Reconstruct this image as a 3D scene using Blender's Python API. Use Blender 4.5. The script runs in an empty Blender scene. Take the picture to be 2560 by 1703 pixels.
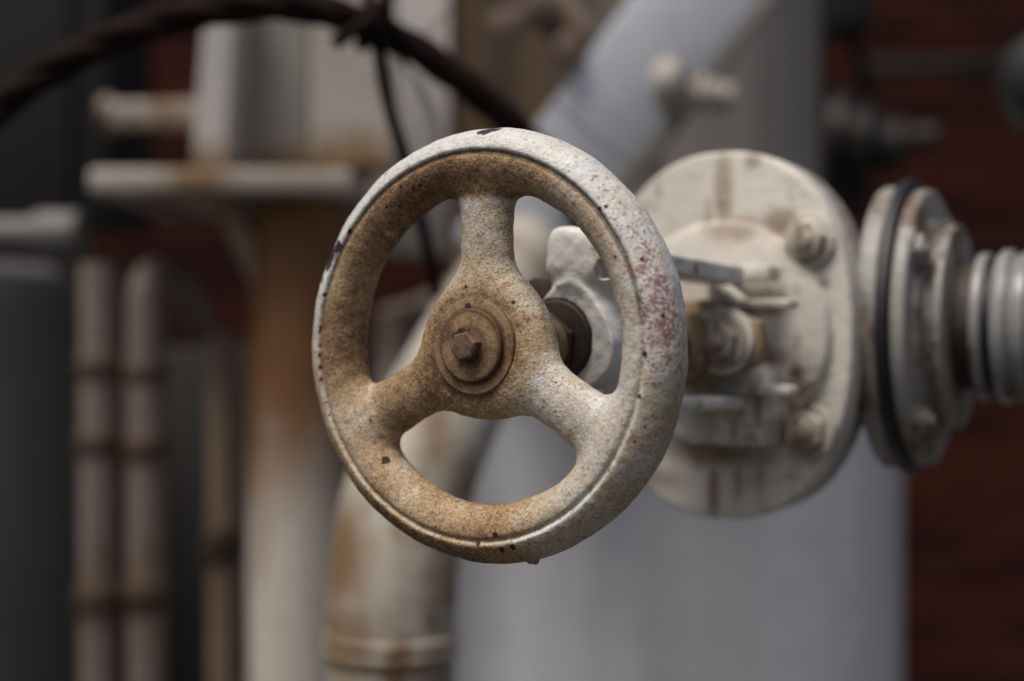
import bpy, bmesh, math, random
import numpy as np
from mathutils import Vector, Matrix

random.seed(7)
scene = bpy.context.scene
C = scene.collection

# ------------------------------------------------------------------ camera
FPX = 50.0 / 36.0 * 2560.0            # focal length in photograph pixels
cam_d = bpy.data.cameras.new('camera'); cam = bpy.data.objects.new('camera', cam_d)
C.objects.link(cam); scene.camera = cam
cam.location = (0, 0, 0); cam.rotation_euler = (math.radians(90), 0, 0)
cam_d.lens = 50; cam_d.sensor_width = 36; cam_d.clip_start = 0.01; cam_d.clip_end = 200
cam_d.dof.use_dof = True; cam_d.dof.focus_distance = 0.522
cam_d.dof.aperture_fstop = 3.8; cam_d.dof.aperture_blades = 0

# ------------------------------------------------------------------ light
SUN_EL, SUN_AZ = math.radians(68), math.radians(226)   # azimuth clockwise from +Y: behind the camera, to the left
w = bpy.data.worlds.new('World'); scene.world = w; w.use_nodes = True
wn = w.node_tree.nodes; wl = w.node_tree.links
sky = wn.new('ShaderNodeTexSky'); sky.sky_type = 'NISHITA'; sky.sun_disc = False
sky.sun_elevation = SUN_EL; sky.sun_rotation = SUN_AZ
sky.air_density = 0.7; sky.dust_density = 7.0; sky.ozone_density = 1.0
wn['Background'].inputs['Strength'].default_value = 0.05
wl.new(sky.outputs['Color'], wn['Background'].inputs['Color'])
sd = bpy.data.lights.new('sun', 'SUN'); so = bpy.data.objects.new('sun', sd); C.objects.link(so)
sd.energy = 1.5; sd.angle = math.radians(24); sd.color = (1.0, 0.93, 0.84)
dirv = Vector((math.sin(SUN_AZ) * math.cos(SUN_EL), math.cos(SUN_AZ) * math.cos(SUN_EL), math.sin(SUN_EL)))
so.rotation_euler = dirv.to_track_quat('Z', 'Y').to_euler(); so.location = dirv * 20

vs = scene.view_settings
vs.view_transform = 'Standard'; vs.look = 'None'; vs.gamma = 1; vs.use_curve_mapping = False
vs.exposure = 0.98
scene.cycles.max_bounces = 6

# ------------------------------------------------------------------ helpers
def P(px, py, d):
    """place on the ray of a photograph pixel at depth d (metres in front of the camera)"""
    return Vector(((px - 1280) / FPX * d, d, -(py - 851.5) / FPX * d))

def link(o, parent=None):
    C.objects.link(o)
    if parent is not None: o.parent = parent
    return o

def tag(o, label, cat, group=None):
    o['label'] = label; o['category'] = cat
    if group: o['group'] = group
    return o

def empty(name, loc, label, cat, rot=None, group=None):
    o = bpy.data.objects.new(name, None); C.objects.link(o)
    M = Matrix.Translation(Vector(loc))
    if rot is not None: M = M @ rot.to_4x4()
    o.matrix_world = M; o.empty_display_size = 0.02
    return tag(o, label, cat, group)

def mesh(name, verts, faces, mat, parent=None, smooth=True, angle=None):
    me = bpy.data.meshes.new(name)
    me.from_pydata([tuple(v) for v in verts], [], faces); me.validate()
    return finish(name, me, mat, parent, smooth, angle)

def finish(name, me, mat, parent=None, smooth=True, angle=35):
    bm = bmesh.new(); bm.from_mesh(me)
    bmesh.ops.remove_doubles(bm, verts=bm.verts, dist=1e-6)
    bmesh.ops.recalc_face_normals(bm, faces=bm.faces)
    bm.to_mesh(me); bm.free()
    if smooth:
        me.polygons.foreach_set('use_smooth', [True] * len(me.polygons))
        if angle: me.set_sharp_from_angle(angle=math.radians(angle))
    me.materials.append(mat)
    return link(bpy.data.objects.new(name, me), parent)

def from_bm(name, bm, mat, parent=None, smooth=True, angle=35):
    me = bpy.data.meshes.new(name); bm.to_mesh(me); bm.free()
    return finish(name, me, mat, parent, smooth, angle)

def frame_of(axis):
    a = Vector(axis).normalized()
    t = Vector((0, 0, 1)) if abs(a.z) < 0.9 else Vector((1, 0, 0))
    x = t.cross(a).normalized(); y = a.cross(x)
    return x, y, a

def lathe_vf(prof, origin=(0, 0, 0), axis=(0, 0, 1), n=64, wob=0.0, seed=0):
    o = Vector(origin); x, y, a = frame_of(axis); rnd = random.Random(seed)
    ph = [rnd.uniform(0, 6.28) for _ in range(4)]
    V, F = [], []
    for r, z in prof:
        for k in range(n):
            t = 2 * math.pi * k / n
            rr = r * (1 + wob * (math.sin(2 * t + ph[0]) + .6 * math.sin(5 * t + ph[1] + z * 80)))
            V.append(o + a * z + (x * math.cos(t) + y * math.sin(t)) * rr)
    m = len(prof)
    for i in range(m - 1):
        for k in range(n):
            k2 = (k + 1) % n
            F.append((i * n + k, i * n + k2, (i + 1) * n + k2, (i + 1) * n + k))
    F.append(tuple(range(n))[::-1]); F.append(tuple((m - 1) * n + k for k in range(n)))
    return V, F

def lathe(name, prof, mat, parent=None, origin=(0, 0, 0), axis=(0, 0, 1), n=64, wob=0.0, seed=0, angle=35):
    V, F = lathe_vf(prof, origin, axis, n, wob, seed)
    return mesh(name, V, F, mat, parent, True, angle)

def rprof(r, z0, z1, b, r0=0.0):
    """disc profile with rounded edges"""
    p = [(r0, z0)] if r0 else []
    for k in range(4):
        t = math.pi / 2 * k / 3
        p.append((r - b + b * math.sin(t), z0 + b - b * math.cos(t)))
    for k in range(4):
        t = math.pi / 2 * k / 3
        p.append((r - b + b * math.cos(t), z1 - b + b * math.sin(t)))
    return p

def box_bm(size, M=None, bevel=0.0, seg=2):
    bm = bmesh.new(); bmesh.ops.create_cube(bm, size=1)
    bmesh.ops.scale(bm, vec=Vector(size), verts=bm.verts)
    if bevel: bmesh.ops.bevel(bm, geom=bm.edges[:], offset=bevel, segments=seg, affect='EDGES', profile=0.5)
    if M is not None: bmesh.ops.transform(bm, matrix=M, verts=bm.verts)
    return bm

def box(name, lo, hi, mat, parent=None, bevel=0.002, M=None):
    lo, hi = Vector(lo), Vector(hi)
    T = Matrix.Translation((lo + hi) / 2)
    if M is not None: T = M @ T
    return from_bm(name, box_bm(hi - lo, T, bevel), mat, parent)

def bar(name, a, b, wd, th, mat, parent=None, bevel=0.003, up=(0, 0, 1)):
    """straight bar of section wd x th from a to b"""
    a, b = Vector(a), Vector(b); z = (b - a); L = z.length; z.normalize()
    x = Vector(up).cross(z)
    if x.length < 1e-4: x = Vector((1, 0, 0))
    x.normalize(); y = z.cross(x)
    M = Matrix((x, y, z)).transposed().to_4x4(); M.translation = (a + b) / 2
    return from_bm(name, box_bm((wd, th, L), M, bevel), mat, parent)

def prism(name, outline, z0, z1, mat, parent=None, bevel=0.002, M=None):
    bm = bmesh.new()
    vs_ = [bm.verts.new((p[0], p[1], z0)) for p in outline]
    f = bm.faces.new(vs_)
    r = bmesh.ops.extrude_face_region(bm, geom=[f])
    nv = [g for g in r['geom'] if isinstance(g, bmesh.types.BMVert)]
    bmesh.ops.translate(bm, vec=(0, 0, z1 - z0), verts=nv)
    bmesh.ops.recalc_face_normals(bm, faces=bm.faces)
    if bevel:
        ed = [e for e in bm.edges if abs(e.verts[0].co.z - e.verts[1].co.z) < 1e-7]
        bmesh.ops.bevel(bm, geom=ed, offset=bevel, segments=3, affect='EDGES', profile=0.5)
    if M is not None: bmesh.ops.transform(bm, matrix=M, verts=bm.verts)
    return from_bm(name, bm, mat, parent)

def smooth_path(pts, n=80):
    """Catmull-Rom through the points"""
    pts = [Vector(p) for p in pts]
    q = [2 * pts[0] - pts[1]] + pts + [2 * pts[-1] - pts[-2]]
    out = []; m = len(pts) - 1
    for i in range(n + 1):
        s = i / n * m; k = min(int(s), m - 1); t = s - k
        p0, p1, p2, p3 = q[k], q[k + 1], q[k + 2], q[k + 3]
        out.append(0.5 * ((2 * p1) + (p2 - p0) * t + (2 * p0 - 5 * p1 + 4 * p2 - p3) * t * t + (3 * p1 - p0 - 3 * p2 + p3) * t ** 3))
    return out

def path_frames(path):
    fr = []; prev = None
    for i, p in enumerate(path):
        t = (path[min(i + 1, len(path) - 1)] - path[max(i - 1, 0)]).normalized()
        if prev is None: x, y, _ = frame_of(t)
        else:
            x = (prev - t * prev.dot(t)).normalized(); y = t.cross(x)
        prev = x; fr.append((p, x, y, t))
    return fr

def tube(name, path, r, mat, parent=None, n=24, helix=None, angle=60):
    V, F = [], []
    fr = path_frames(path)
    if helix:                                   # (offset radius, turns, phase)
        hr, turns, ph = helix
        path = [p + (x * math.cos(ph + 2 * math.pi * turns * i / len(fr)) + y * math.sin(ph + 2 * math.pi * turns * i / len(fr))) * hr for i, (p, x, y, t) in enumerate(fr)]
        fr = path_frames(path)
    for i, (p, x, y, t) in enumerate(fr):
        rr = r(i / (len(fr) - 1)) if callable(r) else r
        for k in range(n):
            a = 2 * math.pi * k / n
            V.append(p + (x * math.cos(a) + y * math.sin(a)) * rr)
    for i in range(len(fr) - 1):
        for k in range(n):
            k2 = (k + 1) % n
            F.append((i * n + k, i * n + k2, (i + 1) * n + k2, (i + 1) * n + k))
    F.append(tuple(range(n))[::-1]); F.append(tuple((len(fr) - 1) * n + k for k in range(n)))
    return mesh(name, V, F, mat, parent, True, angle)

# ------------------------------------------------------------------ materials
class NT:
    def __init__(s, name):
        s.m = bpy.data.materials.new(name); s.m.use_nodes = True
        s.t = s.m.node_tree; s.n = s.t.nodes; s.b = s.n['Principled BSDF']
        s.tc = s.n.new('ShaderNodeTexCoord')
    def L(s, a, b): s.t.links.new(a, b)
    def co(s, scale=(1, 1, 1), loc=(0, 0, 0)):
        m = s.n.new('ShaderNodeMapping'); m.inputs['Scale'].default_value = scale; m.inputs['Location'].default_value = loc
        s.L(s.tc.outputs['Object'], m.inputs['Vector']); return m.outputs[0]
    def noise(s, scale, detail=3, rough=.55, vec=None, dist=0):
        t = s.n.new('ShaderNodeTexNoise'); t.inputs['Scale'].default_value = scale
        t.inputs['Detail'].default_value = detail; t.inputs['Roughness'].default_value = rough; t.inputs['Distortion'].default_value = dist
        s.L(vec if vec is not None else s.tc.outputs['Object'], t.inputs['Vector']); return t.outputs['Fac']
    def math(s, op, a, b=None, clamp=False):
        t = s.n.new('ShaderNodeMath'); t.operation = op; t.use_clamp = clamp
        for i, v in enumerate((a, b)):
            if v is None: continue
            if isinstance(v, (int, float)): t.inputs[i].default_value = v
            else: s.L(v, t.inputs[i])
        return t.outputs[0]
    def step(s, v, lo, hi, a=0, b=1):
        t = s.n.new('ShaderNodeMapRange'); t.interpolation_type = 'SMOOTHSTEP'
        for k, q in (('From Min', lo), ('From Max', hi), ('To Min', a), ('To Max', b)): t.inputs[k].default_value = q
        s.L(v, t.inputs['Value']); return t.outputs[0]
    def mix(s, f, a, b):
        t = s.n.new('ShaderNodeMix'); t.data_type = 'RGBA'
        if isinstance(f, (int, float)): t.inputs['Factor'].default_value = f
        else: s.L(f, t.inputs['Factor'])
        for i, v in ((6, a), (7, b)):
            if isinstance(v, tuple): t.inputs[i].default_value = (*v, 1)
            else: s.L(v, t.inputs[i])
        return t.outputs[2]
    def attr(s, name):
        t = s.n.new('ShaderNodeAttribute'); t.attribute_name = name; return t.outputs['Fac']
    def bump(s, h, strength, dist, prev=None):
        t = s.n.new('ShaderNodeBump'); t.inputs['Strength'].default_value = strength; t.inputs['Distance'].default_value = dist
        s.L(h, t.inputs['Height'])
        if prev is not None: s.L(prev, t.inputs['Normal'])
        return t.outputs[0]
    def out(s, col, rough=0.6, metal=0.0, normal=None, spec=0.4):
        if isinstance(col, tuple): s.b.inputs['Base Color'].default_value = (*col, 1)
        else: s.L(col, s.b.inputs['Base Color'])
        if isinstance(rough, (int, float)): s.b.inputs['Roughness'].default_value = rough
        else: s.L(rough, s.b.inputs['Roughness'])
        s.b.inputs['Metallic'].default_value = metal
        s.b.inputs['Specular IOR Level'].default_value = spec
        if normal is not None: s.L(normal, s.b.inputs['Normal'])
        return s.m

def painted(name, base, rust=(0.17, 0.085, 0.032), amount=0.5, scale=6.0, up='z', streak=1.0, fine=60.0, rough=0.5, tint=None, bump=0.0006, blobs=()):
    """old paint with rust patches and runs; up is the local axis the runs follow"""
    t = NT(name)
    st = {'z': (1, 1, .12), 'y': (1, .12, 1), 'x': (.12, 1, 1)}[up]
    big = t.noise(scale, 4, .6)
    run = t.noise(scale * 3.0, 3, .6, t.co(st))
    fin = t.noise(fine, 4, .65)
    s = t.math('ADD', t.math('MULTIPLY', big, 0.9), t.math('MULTIPLY', run, 0.7 * streak))
    s = t.math('ADD', s, t.math('MULTIPLY', fin, 0.35))
    c0 = 0.45 + 0.35 * streak + 0.175
    f = t.step(s, c0 + 0.30 - 0.42 * amount, c0 + 0.58 - 0.42 * amount)
    for (ctr, rad, amt) in blobs:                       # stains with a place of their own
        m = t.n.new('ShaderNodeVectorMath'); m.operation = 'SUBTRACT'; t.L(t.tc.outputs['Object'], m.inputs[0]); m.inputs[1].default_value = ctr
        q = t.n.new('ShaderNodeVectorMath'); q.operation = 'DIVIDE'; t.L(m.outputs[0], q.inputs[0]); q.inputs[1].default_value = rad
        l = t.n.new('ShaderNodeVectorMath'); l.operation = 'LENGTH'; t.L(q.outputs[0], l.inputs[0])
        e = t.math('ADD', l.outputs['Value'], t.math('MULTIPLY', t.math('SUBTRACT', t.math('ADD', run, fin), 1.0), 1.1))
        f = t.math('MAXIMUM', f, t.step(e, .25, 1.15, amt, 0))
    tone = t.noise(scale * .6, 3, .5, t.co(st))
    tn = tint or tuple(c * .72 for c in base)
    col = t.mix(t.step(tone, .35, .7), base, tn)
    col = t.mix(t.math('MULTIPLY', t.step(fin, .45, .75), .35), col, tuple(c * .6 for c in base))
    col = t.mix(f, col, rust)
    col = t.mix(t.math('MULTIPLY', f, t.step(fin, .5, .7)), col, tuple(c * .5 for c in rust))
    return t.out(col, t.step(f, 0, 1, rough, .85), 0, t.bump(fin, .6, bump), .28)

def plain(name, col, rough=.6, metal=0, var=.35, scale=20, bump=.0008, spec=.4):
    t = NT(name); n = t.noise(scale, 4, .6)
    c = t.mix(t.step(n, .3, .7), col, tuple(v * (1 - var) for v in col))
    return t.out(c, rough, metal, t.bump(t.noise(scale * 6, 4, .6), .5, bump), spec)

M = {}
Zb = 1.0
def bl(u, v, ru, rv, amt): return ((u, v, 0.0), (ru, rv, .09), amt)
M['cream'] = painted('cream_paint', (.61, .585, .525), amount=.60, scale=14, up='y', fine=130, rust=(.18, .12, .065), bump=.0016, tint=(.45, .425, .37), blobs=[
    bl(-.004, .078, .007, .026, .62), bl(-.012, .066, .004, .012, .5), bl(.004, .058, .020, .008, .6), bl(.029, .060, .016, .009, .75), bl(.0412, .0465, .0165, .015, .62), bl(.0412, -.046, .016, .016, .75),
    bl(-.006, -.055, .035, .010, .85), bl(-.009, -.075, .005, .024, .85), bl(.004, -.068, .004, .017, .7), bl(.016, -.060, .004, .03, .5), bl(.02, -.006, .03, .007, .7), bl(.026, -.028, .004, .02, .8),
    bl(-.05, -.07, .03, .008, .6), bl(.02, .018, .03, .006, .7), bl(.050, .03, .003, .003, .7), bl(.0, -.03, .012, .03, .5), bl(.012, .092, .006, .006, .6)])
M['yoke'] = painted('yoke_paint', (.68, .675, .64), amount=.54, scale=42, up='y', fine=200, rust=(.20, .155, .095), tint=(.52, .51, .47), bump=.0010, rough=.32)
M['gland'] = painted('gland_rust', (.27, .19, .115), amount=.75, scale=30, up='y', fine=220, rust=(.13, .065, .025))
M['gland_nut'] = painted('gland_nut_paint', (.40, .36, .30), amount=.75, scale=40, up='y', fine=220, rust=(.16, .09, .045))
M['dark_iron'] = plain('dark_rusty_iron', (.05, .033, .022), .65, 0, .5, 60)
M['flange_grey'] = painted('grey_flange_paint', (.30, .297, .28), amount=.90, scale=22, up='y', fine=150, rust=(.12, .08, .05), bump=.0014, tint=(.22, .21, .195), rough=.4)
M['union'] = painted('worn_grey_metal', (.26, .265, .265), amount=.65, scale=26, up='y', fine=180, rust=(.10, .075, .055), rough=.3, tint=(.15, .15, .148))
M['gasket'] = plain('black_gasket', (.012, .012, .016), .45, 0, .4, 120)
M['white_bg'] = painted('old_white_paint', (.37, .335, .295), amount=.62, scale=4, fine=40, rust=(.17, .09, .035))
M['grey_bg'] = painted('grey_white_paint', (.22, .21, .195), amount=.40, scale=4, fine=40, rust=(.2, .12, .055))
M['brick'] = plain('brick', (.115, .036, .022), .85, 0, .45, 7, .002)

# ------------------------------------------------------------------ ground and wall
t = NT('asphalt'); MG = t.out(t.mix(t.noise(40, 5, .7), (.035, .034, .033), (.075, .072, .068)), .9, 0, t.bump(t.noise(200, 3), .5, .003))
gs = 60
g = mesh('ground', [(-gs, -gs, -1.75), (gs, -gs, -1.75), (gs, gs, -1.75), (-gs, gs, -1.75)], [(0, 1, 2, 3)], MG, None, False)
g['kind'] = 'structure'

WALL_D = 6.2
t = NT('mortar'); MM = t.out(t.mix(t.noise(30, 4), (.066, .040, .029), (.052, .032, .024)), .9)
wall = empty('brick_wall', (0, WALL_D, -1.75), 'dark red brick wall behind the tank and pipes', 'wall')
box('mortar_bed', (-5, .012, 0), (5, .25, 4.8), MM, wall, .004)
mats_b = [plain('brick_face_%d' % k, c, .95, 0, .4, 9, .002, .08) for k, c in enumerate([(.048, .0128, .0072), (.042, .0112, .0066), (.060, .0155, .0080), (.027, .0085, .0060)])]
BL, BH, BJ = .215, .065, .010
bms = []
for mt in mats_b:
    me = bpy.data.meshes.new('brick'); b_ = box_bm((BL, .10, BH), None, .004, 1); b_.to_mesh(me); b_.free(); me.materials.append(mt); bms.append(me)
cand = []
for row in range(int(4.8 / (BH + BJ))):
    z = row * (BH + BJ) + BH / 2 + .005
    for k in range(-22, 23):
        x = k * (BL + BJ) + (row % 2) * (BL + BJ) / 2
        wx, wz = x, z - 1.75
        px = 1280 + wx / WALL_D * FPX; py = 851.5 - wz / WALL_D * FPX
        vis = -90 < px < 2650 and -40 < py < 1745
        pri = (0 if (px > 2050 and vis) else 1 if (px < 760 and py < 900 and vis) else 2 if vis else 3)
        cand.append((pri, abs(px - 1280), x, z))
cand.sort()
row_mat = [random.choice((0, 1, 2, 2, 3, 3)) for _ in range(80)]      # the courses differ slightly in tone
rest = bmesh.new()
for i, (pri, _, x, z) in enumerate(cand):
    y = .055 + random.uniform(-.004, .003)
    if i < 290 and pri < 3:
        o = bpy.data.objects.new('brick', bms[row_mat[int(z / (BH + BJ))] if random.random() < .7 else random.randrange(4)]); link(o, wall); o.location = (x, y - .0, z); o.rotation_euler = (random.uniform(-.01, .01), 0, random.uniform(-.01, .01))
    elif abs(x) < 4.8:
        vsx = [(x + sx * BL / 2, .055 + sy * .05, z + sz * BH / 2) for sx in (-1, 1) for sy in (-1, 1) for sz in (-1, 1)]
        v = [rest.verts.new(p) for p in vsx]
        for f in ((0, 1, 3, 2), (4, 6, 7, 5), (0, 4, 5, 1), (2, 3, 7, 6), (0, 2, 6, 4), (1, 5, 7, 3)): rest.faces.new([v[j] for j in f])
ro = from_bm('far_bricks', rest, mats_b[1], wall, False); ro['kind'] = 'stuff'

# ------------------------------------------------------------------ handwheel (one casting, meshed from a distance field)
TH = math.radians(33); SN, CS = math.sin(TH), math.cos(TH)
ROT = Matrix(((CS, 0, -SN), (-SN, 0, -CS), (0, 1, 0)))      # local x right, y up, z out of the wheel towards the viewer
D0 = 0.524
ORG = P(1172, 866, D0)                                         # centre of the wheel's front plane

def smin(a, b, k):
    h = np.clip(.5 + .5 * (b - a) / k, 0, 1)
    return b * (1 - h) + a * h - k * h * (1 - h)

SPOKES = [math.radians(a) for a in (89.5, 208.5, 329.0)]
def sdf(x, y, z):
    r = np.hypot(x, y)
    ph = np.arctan2(y, x)
    # rim: slightly flattened torus whose outer band stands proud of the inner face
    dr, dz = r - .0696, z + .0112
    sg = 1 / (1 + np.exp(-(dr + .001) / .002))
    rim = np.hypot(np.where(dr < 0, dr * 1.10, dr), np.where(dz < 0, dz * (1.30 - .62 * sg), dz)) - .0117
    wob = .00022 * np.sin(3 * ph + .5) + .00016 * np.sin(7 * ph + 2) + .00012 * np.sin(17 * ph)
    rim = rim + wob
    front = 1 / (1 + np.exp(-(z + .008) / .0012))
    inner = 1 / (1 + np.exp((r - .0722) / .00035))
    rim = rim + .0007 * front * inner
    rim = rim + .0010 * front * np.exp(-((r - .0719) / .0011) ** 2)
    # hub
    zc = z + .0125
    rh = .0276 - .05 * np.clip(z + .012, 0, 1) * 4 * .6
    q0 = r - (rh - .006); q1 = np.abs(zc + .0006) - (.0080 - .006)
    hub = np.hypot(np.maximum(q0, 0), np.maximum(q1, 0)) + np.minimum(np.maximum(q0, q1), 0) - .006
    d = hub
    for a in SPOKES:
        c, s = math.cos(a), math.sin(a)
        u = x * c + y * s; v = -x * s + y * c
        tt = np.clip((u - .02) / .040, 0, 1)
        hw = .0108 + .0016 * (2 * tt - 1) ** 2
        zz = z + .0112 + .0010 * (1 - tt)
        e = np.sqrt((v / hw) ** 2 + (zz / .0074) ** 2)
        sp = (e - 1) * .0074 * np.clip(e, .8, 1.25) * .95
        sp = np.maximum(sp, np.maximum(.005 - u, u - .064))
        d = smin(d, sp, .0085)
    d = smin(d, rim, .0075)
    # casting lumps and hanging drips of paint
    for (lx, ly, lz, lr) in LUMPS:
        d = smin(d, np.sqrt((x - lx) ** 2 + (y - ly) ** 2 + (z - lz) ** 2) - lr, .0014)
    d = d + .00010 * np.sin(x * 420 + 1.3 * np.sin(y * 350)) * np.sin(y * 390 + 1) + .00007 * np.sin(x * 900 + z * 700) * np.sin(y * 830 + z * 500)
    return d

def to_local(px, py, wz):
    """photograph pixel -> wheel-local point on the plane z = wz"""
    n = ROT @ Vector((0, 0, 1)); p0 = ORG + n * wz
    dr = P(px, py, 1.0); s = p0.dot(n) / dr.dot(n)
    return ROT.transposed() @ (dr * s - ORG)

LUMPS = []
for (px, py, wz, lr) in ((980, 592, -.0075, .0017), (970, 587, -.0060, .0011), (992, 597, -.0095, .0017), (1338, 1402, -.0135, .0016), (1325, 1405, -.0135, .0010)):
    q = to_local(px, py, wz); LUMPS.append((q.x, q.y, q.z, lr))

def surface_nets(fn, lo, hi, h):
    ax = [np.arange(lo[i], hi[i] + h, h) for i in range(3)]
    X, Y, Z = np.meshgrid(*ax, indexing='ij')
    f = fn(X, Y, Z)
    s = f < 0
    nx, ny, nz = (k - 1 for k in f.shape)
    acc = np.zeros((nx, ny, nz, 3)); cnt = np.zeros((nx, ny, nz))
    cor = [(i, j, k) for i in (0, 1) for j in (0, 1) for k in (0, 1)]
    def sl(a, c): return a[c[0]:c[0] + nx, c[1]:c[1] + ny, c[2]:c[2] + nz]
    for a in cor:
        for d in range(3):
            if a[d]: continue
            b = list(a); b[d] = 1
            fa, fb = sl(f, a), sl(f, b); x_ = (fa < 0) != (fb < 0)
            tt = np.where(x_, fa / np.where(x_, fa - fb, 1), 0)
            for e in range(3):
                acc[..., e] += np.where(x_, a[e] + (tt if e == d else 0), 0)
            cnt += x_
    act = cnt > 0
    idx = -np.ones(act.shape, int); idx[act] = np.arange(act.sum())
    base = np.stack(np.nonzero(act), 1)
    V = (base + acc[act] / cnt[act][:, None]) * h + np.array([ax[0][0], ax[1][0], ax[2][0]])
    Q = []
    for d in range(3):
        o1, o2 = [(1, 2), (2, 0), (0, 1)][d]
        sa = [slice(1, -1)] * 3; sa[d] = slice(0, -1); sb = [slice(1, -1)] * 3; sb[d] = slice(1, None)
        A, B = s[tuple(sa)], s[tuple(sb)]
        ch = np.nonzero(A != B); fl = A[ch]
        c = [ch[0].copy(), ch[1].copy(), ch[2].copy()]
        for e in range(3):
            if e != d: c[e] += 1
        def g(da, db):
            k = [c[0].copy(), c[1].copy(), c[2].copy()]; k[o1] += da; k[o2] += db
            return idx[k[0], k[1], k[2]]
        q = np.stack([g(-1, -1), g(0, -1), g(0, 0), g(-1, 0)], 1)
        q[~fl] = q[~fl][:, ::-1]; Q.append(q)
    Q = np.concatenate(Q); Q = Q[(Q >= 0).all(1)]
    e = 1e-5
    for _ in range(2):
        fv = fn(V[:, 0], V[:, 1], V[:, 2])
        G = np.stack([(fn(*(V + np.eye(3)[i] * e).T) - fv) / e for i in range(3)], 1)
        V = V - G * (fv / np.maximum((G ** 2).sum(1), .2))[:, None]
    N = np.stack([fn(*(V + np.eye(3)[i] * 2e-5).T) - fn(*(V - np.eye(3)[i] * 2e-5).T) for i in range(3)], 1)
    N /= np.linalg.norm(N, axis=1)[:, None]
    return V, Q, N

V, Q, N = surface_nets(sdf, (-.083, -.085, -.031), (.083, .083, .003), .0006)

# --- where the paint is stained or toned like shade, worn red or chipped, in wheel coordinates
r = np.hypot(V[:, 0], V[:, 1]); ph = np.degrees(np.arctan2(V[:, 1], V[:, 0])) % 360; z = V[:, 2]
def bump1(a, c, wd):
    d = np.abs((a - c + 180) % 360 - 180); return np.exp(-(d / wd) ** 2)
def ss(x, a, b):
    q = np.clip((x - a) / (b - a), 0, 1); return q * q * (3 - 2 * q)
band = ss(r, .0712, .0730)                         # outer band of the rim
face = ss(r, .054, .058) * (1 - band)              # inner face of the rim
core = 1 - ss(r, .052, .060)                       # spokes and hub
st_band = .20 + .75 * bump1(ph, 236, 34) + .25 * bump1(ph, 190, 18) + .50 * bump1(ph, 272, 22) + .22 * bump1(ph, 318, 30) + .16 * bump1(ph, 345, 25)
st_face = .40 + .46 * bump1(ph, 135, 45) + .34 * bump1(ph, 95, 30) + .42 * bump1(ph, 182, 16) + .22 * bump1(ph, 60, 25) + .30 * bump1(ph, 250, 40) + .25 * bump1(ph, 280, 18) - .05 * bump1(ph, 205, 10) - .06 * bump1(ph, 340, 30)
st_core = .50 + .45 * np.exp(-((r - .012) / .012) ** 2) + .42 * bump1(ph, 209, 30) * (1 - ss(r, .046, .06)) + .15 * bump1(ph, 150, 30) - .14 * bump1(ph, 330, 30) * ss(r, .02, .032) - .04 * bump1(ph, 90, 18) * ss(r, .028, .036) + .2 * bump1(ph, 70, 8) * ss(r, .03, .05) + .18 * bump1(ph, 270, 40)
stain_shade = band * st_band + face * st_face + core * st_core  # dust stain plus some of the rim's shading put into the colour
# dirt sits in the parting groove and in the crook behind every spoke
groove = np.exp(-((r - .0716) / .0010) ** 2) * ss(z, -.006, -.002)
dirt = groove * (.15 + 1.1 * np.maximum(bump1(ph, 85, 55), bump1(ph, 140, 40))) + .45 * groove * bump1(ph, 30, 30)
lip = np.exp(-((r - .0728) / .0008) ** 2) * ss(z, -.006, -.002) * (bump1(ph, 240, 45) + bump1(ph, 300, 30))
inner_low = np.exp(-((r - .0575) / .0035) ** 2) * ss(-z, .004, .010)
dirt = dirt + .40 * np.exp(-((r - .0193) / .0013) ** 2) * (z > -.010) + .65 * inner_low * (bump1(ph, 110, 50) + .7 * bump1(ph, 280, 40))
stain_shade = stain_shade - .45 * lip  # highlight along the lower ridge painted in as a paler tone
red = band * (1.0 * bump1(ph, 9, 24) + .50 * bump1(ph, 45, 20) + .32 * bump1(ph, 75, 16)) * (.45 + .55 * np.exp(-((z + .006) / .0080) ** 2)) * np.clip(1.15 - .35 * ss(r, .078, .080), 0, 1)
red = red + .95 * np.exp(-((r - .0585) / .0022) ** 2) * bump1(ph, 268, 9) + .45 * np.exp(-((r - .0585) / .002) ** 2) * bump1(ph, 285, 14) + .6 * lip * bump1(ph, 303, 12) + .5 * np.exp(-((r - .026) / .004) ** 2) * bump1(ph, 25, 14)
chip = np.zeros(len(V))
Rn = np.array(ROT); Ow = np.array(ORG)
W = V @ Rn.T + Ow; WN = N @ Rn.T
PX = 1280 + W[:, 0] / W[:, 1] * FPX; PY = 851.5 - W[:, 2] / W[:, 1] * FPX
facing = (WN * W).sum(1) < 0
CH = [(1220, 326, .0030, 3.0), (1205, 329, .0020, 1), (1238, 324, .0022, 1), (842, 618, .0030, 1.2), (830, 640, .0030, 1), (820, 665, .0026, 1), (806, 700, .0014, 1), (845, 612, .0014, 1), (965, 1152, .0016, 1), (959, 1158, .0009, 1),
      (1036, 472, .0009, 1), (1002, 470, .0007, 1), (1050, 465, .0008, 1), (1030, 494, .0006, 1), (968, 517, .0007, 1), (998, 517, .0007, 1), (1282, 755, .0008, 1), (1166, 716, .0007, 1),
      (926, 1052, .0006, 1), (1400, 355, .0006, 1), (1516, 516, .0007, 1), (1454, 480, .0006, 1), (1715, 947, .0010, 1), (1659, 790, .0008, 1), (1605, 650, .0008, 1), (1537, 645, .0006, 1), (1585, 1104, .0006, 1), (965, 436, .0006, 1),
      (1280, 1370, .0012, 1), (1255, 1375, .0010, 1), (1240, 1338, .0012, 1), (1090, 1318, .0005, 1), (1390, 955, .0005, 1), (1120, 338, .0005, 1), (1610, 760, .0005, 1), (1615, 860, .0005, 1), (1620, 905, .0005, 1), (1612, 1070, .0006, 1)]
rc = random.Random(11)
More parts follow.
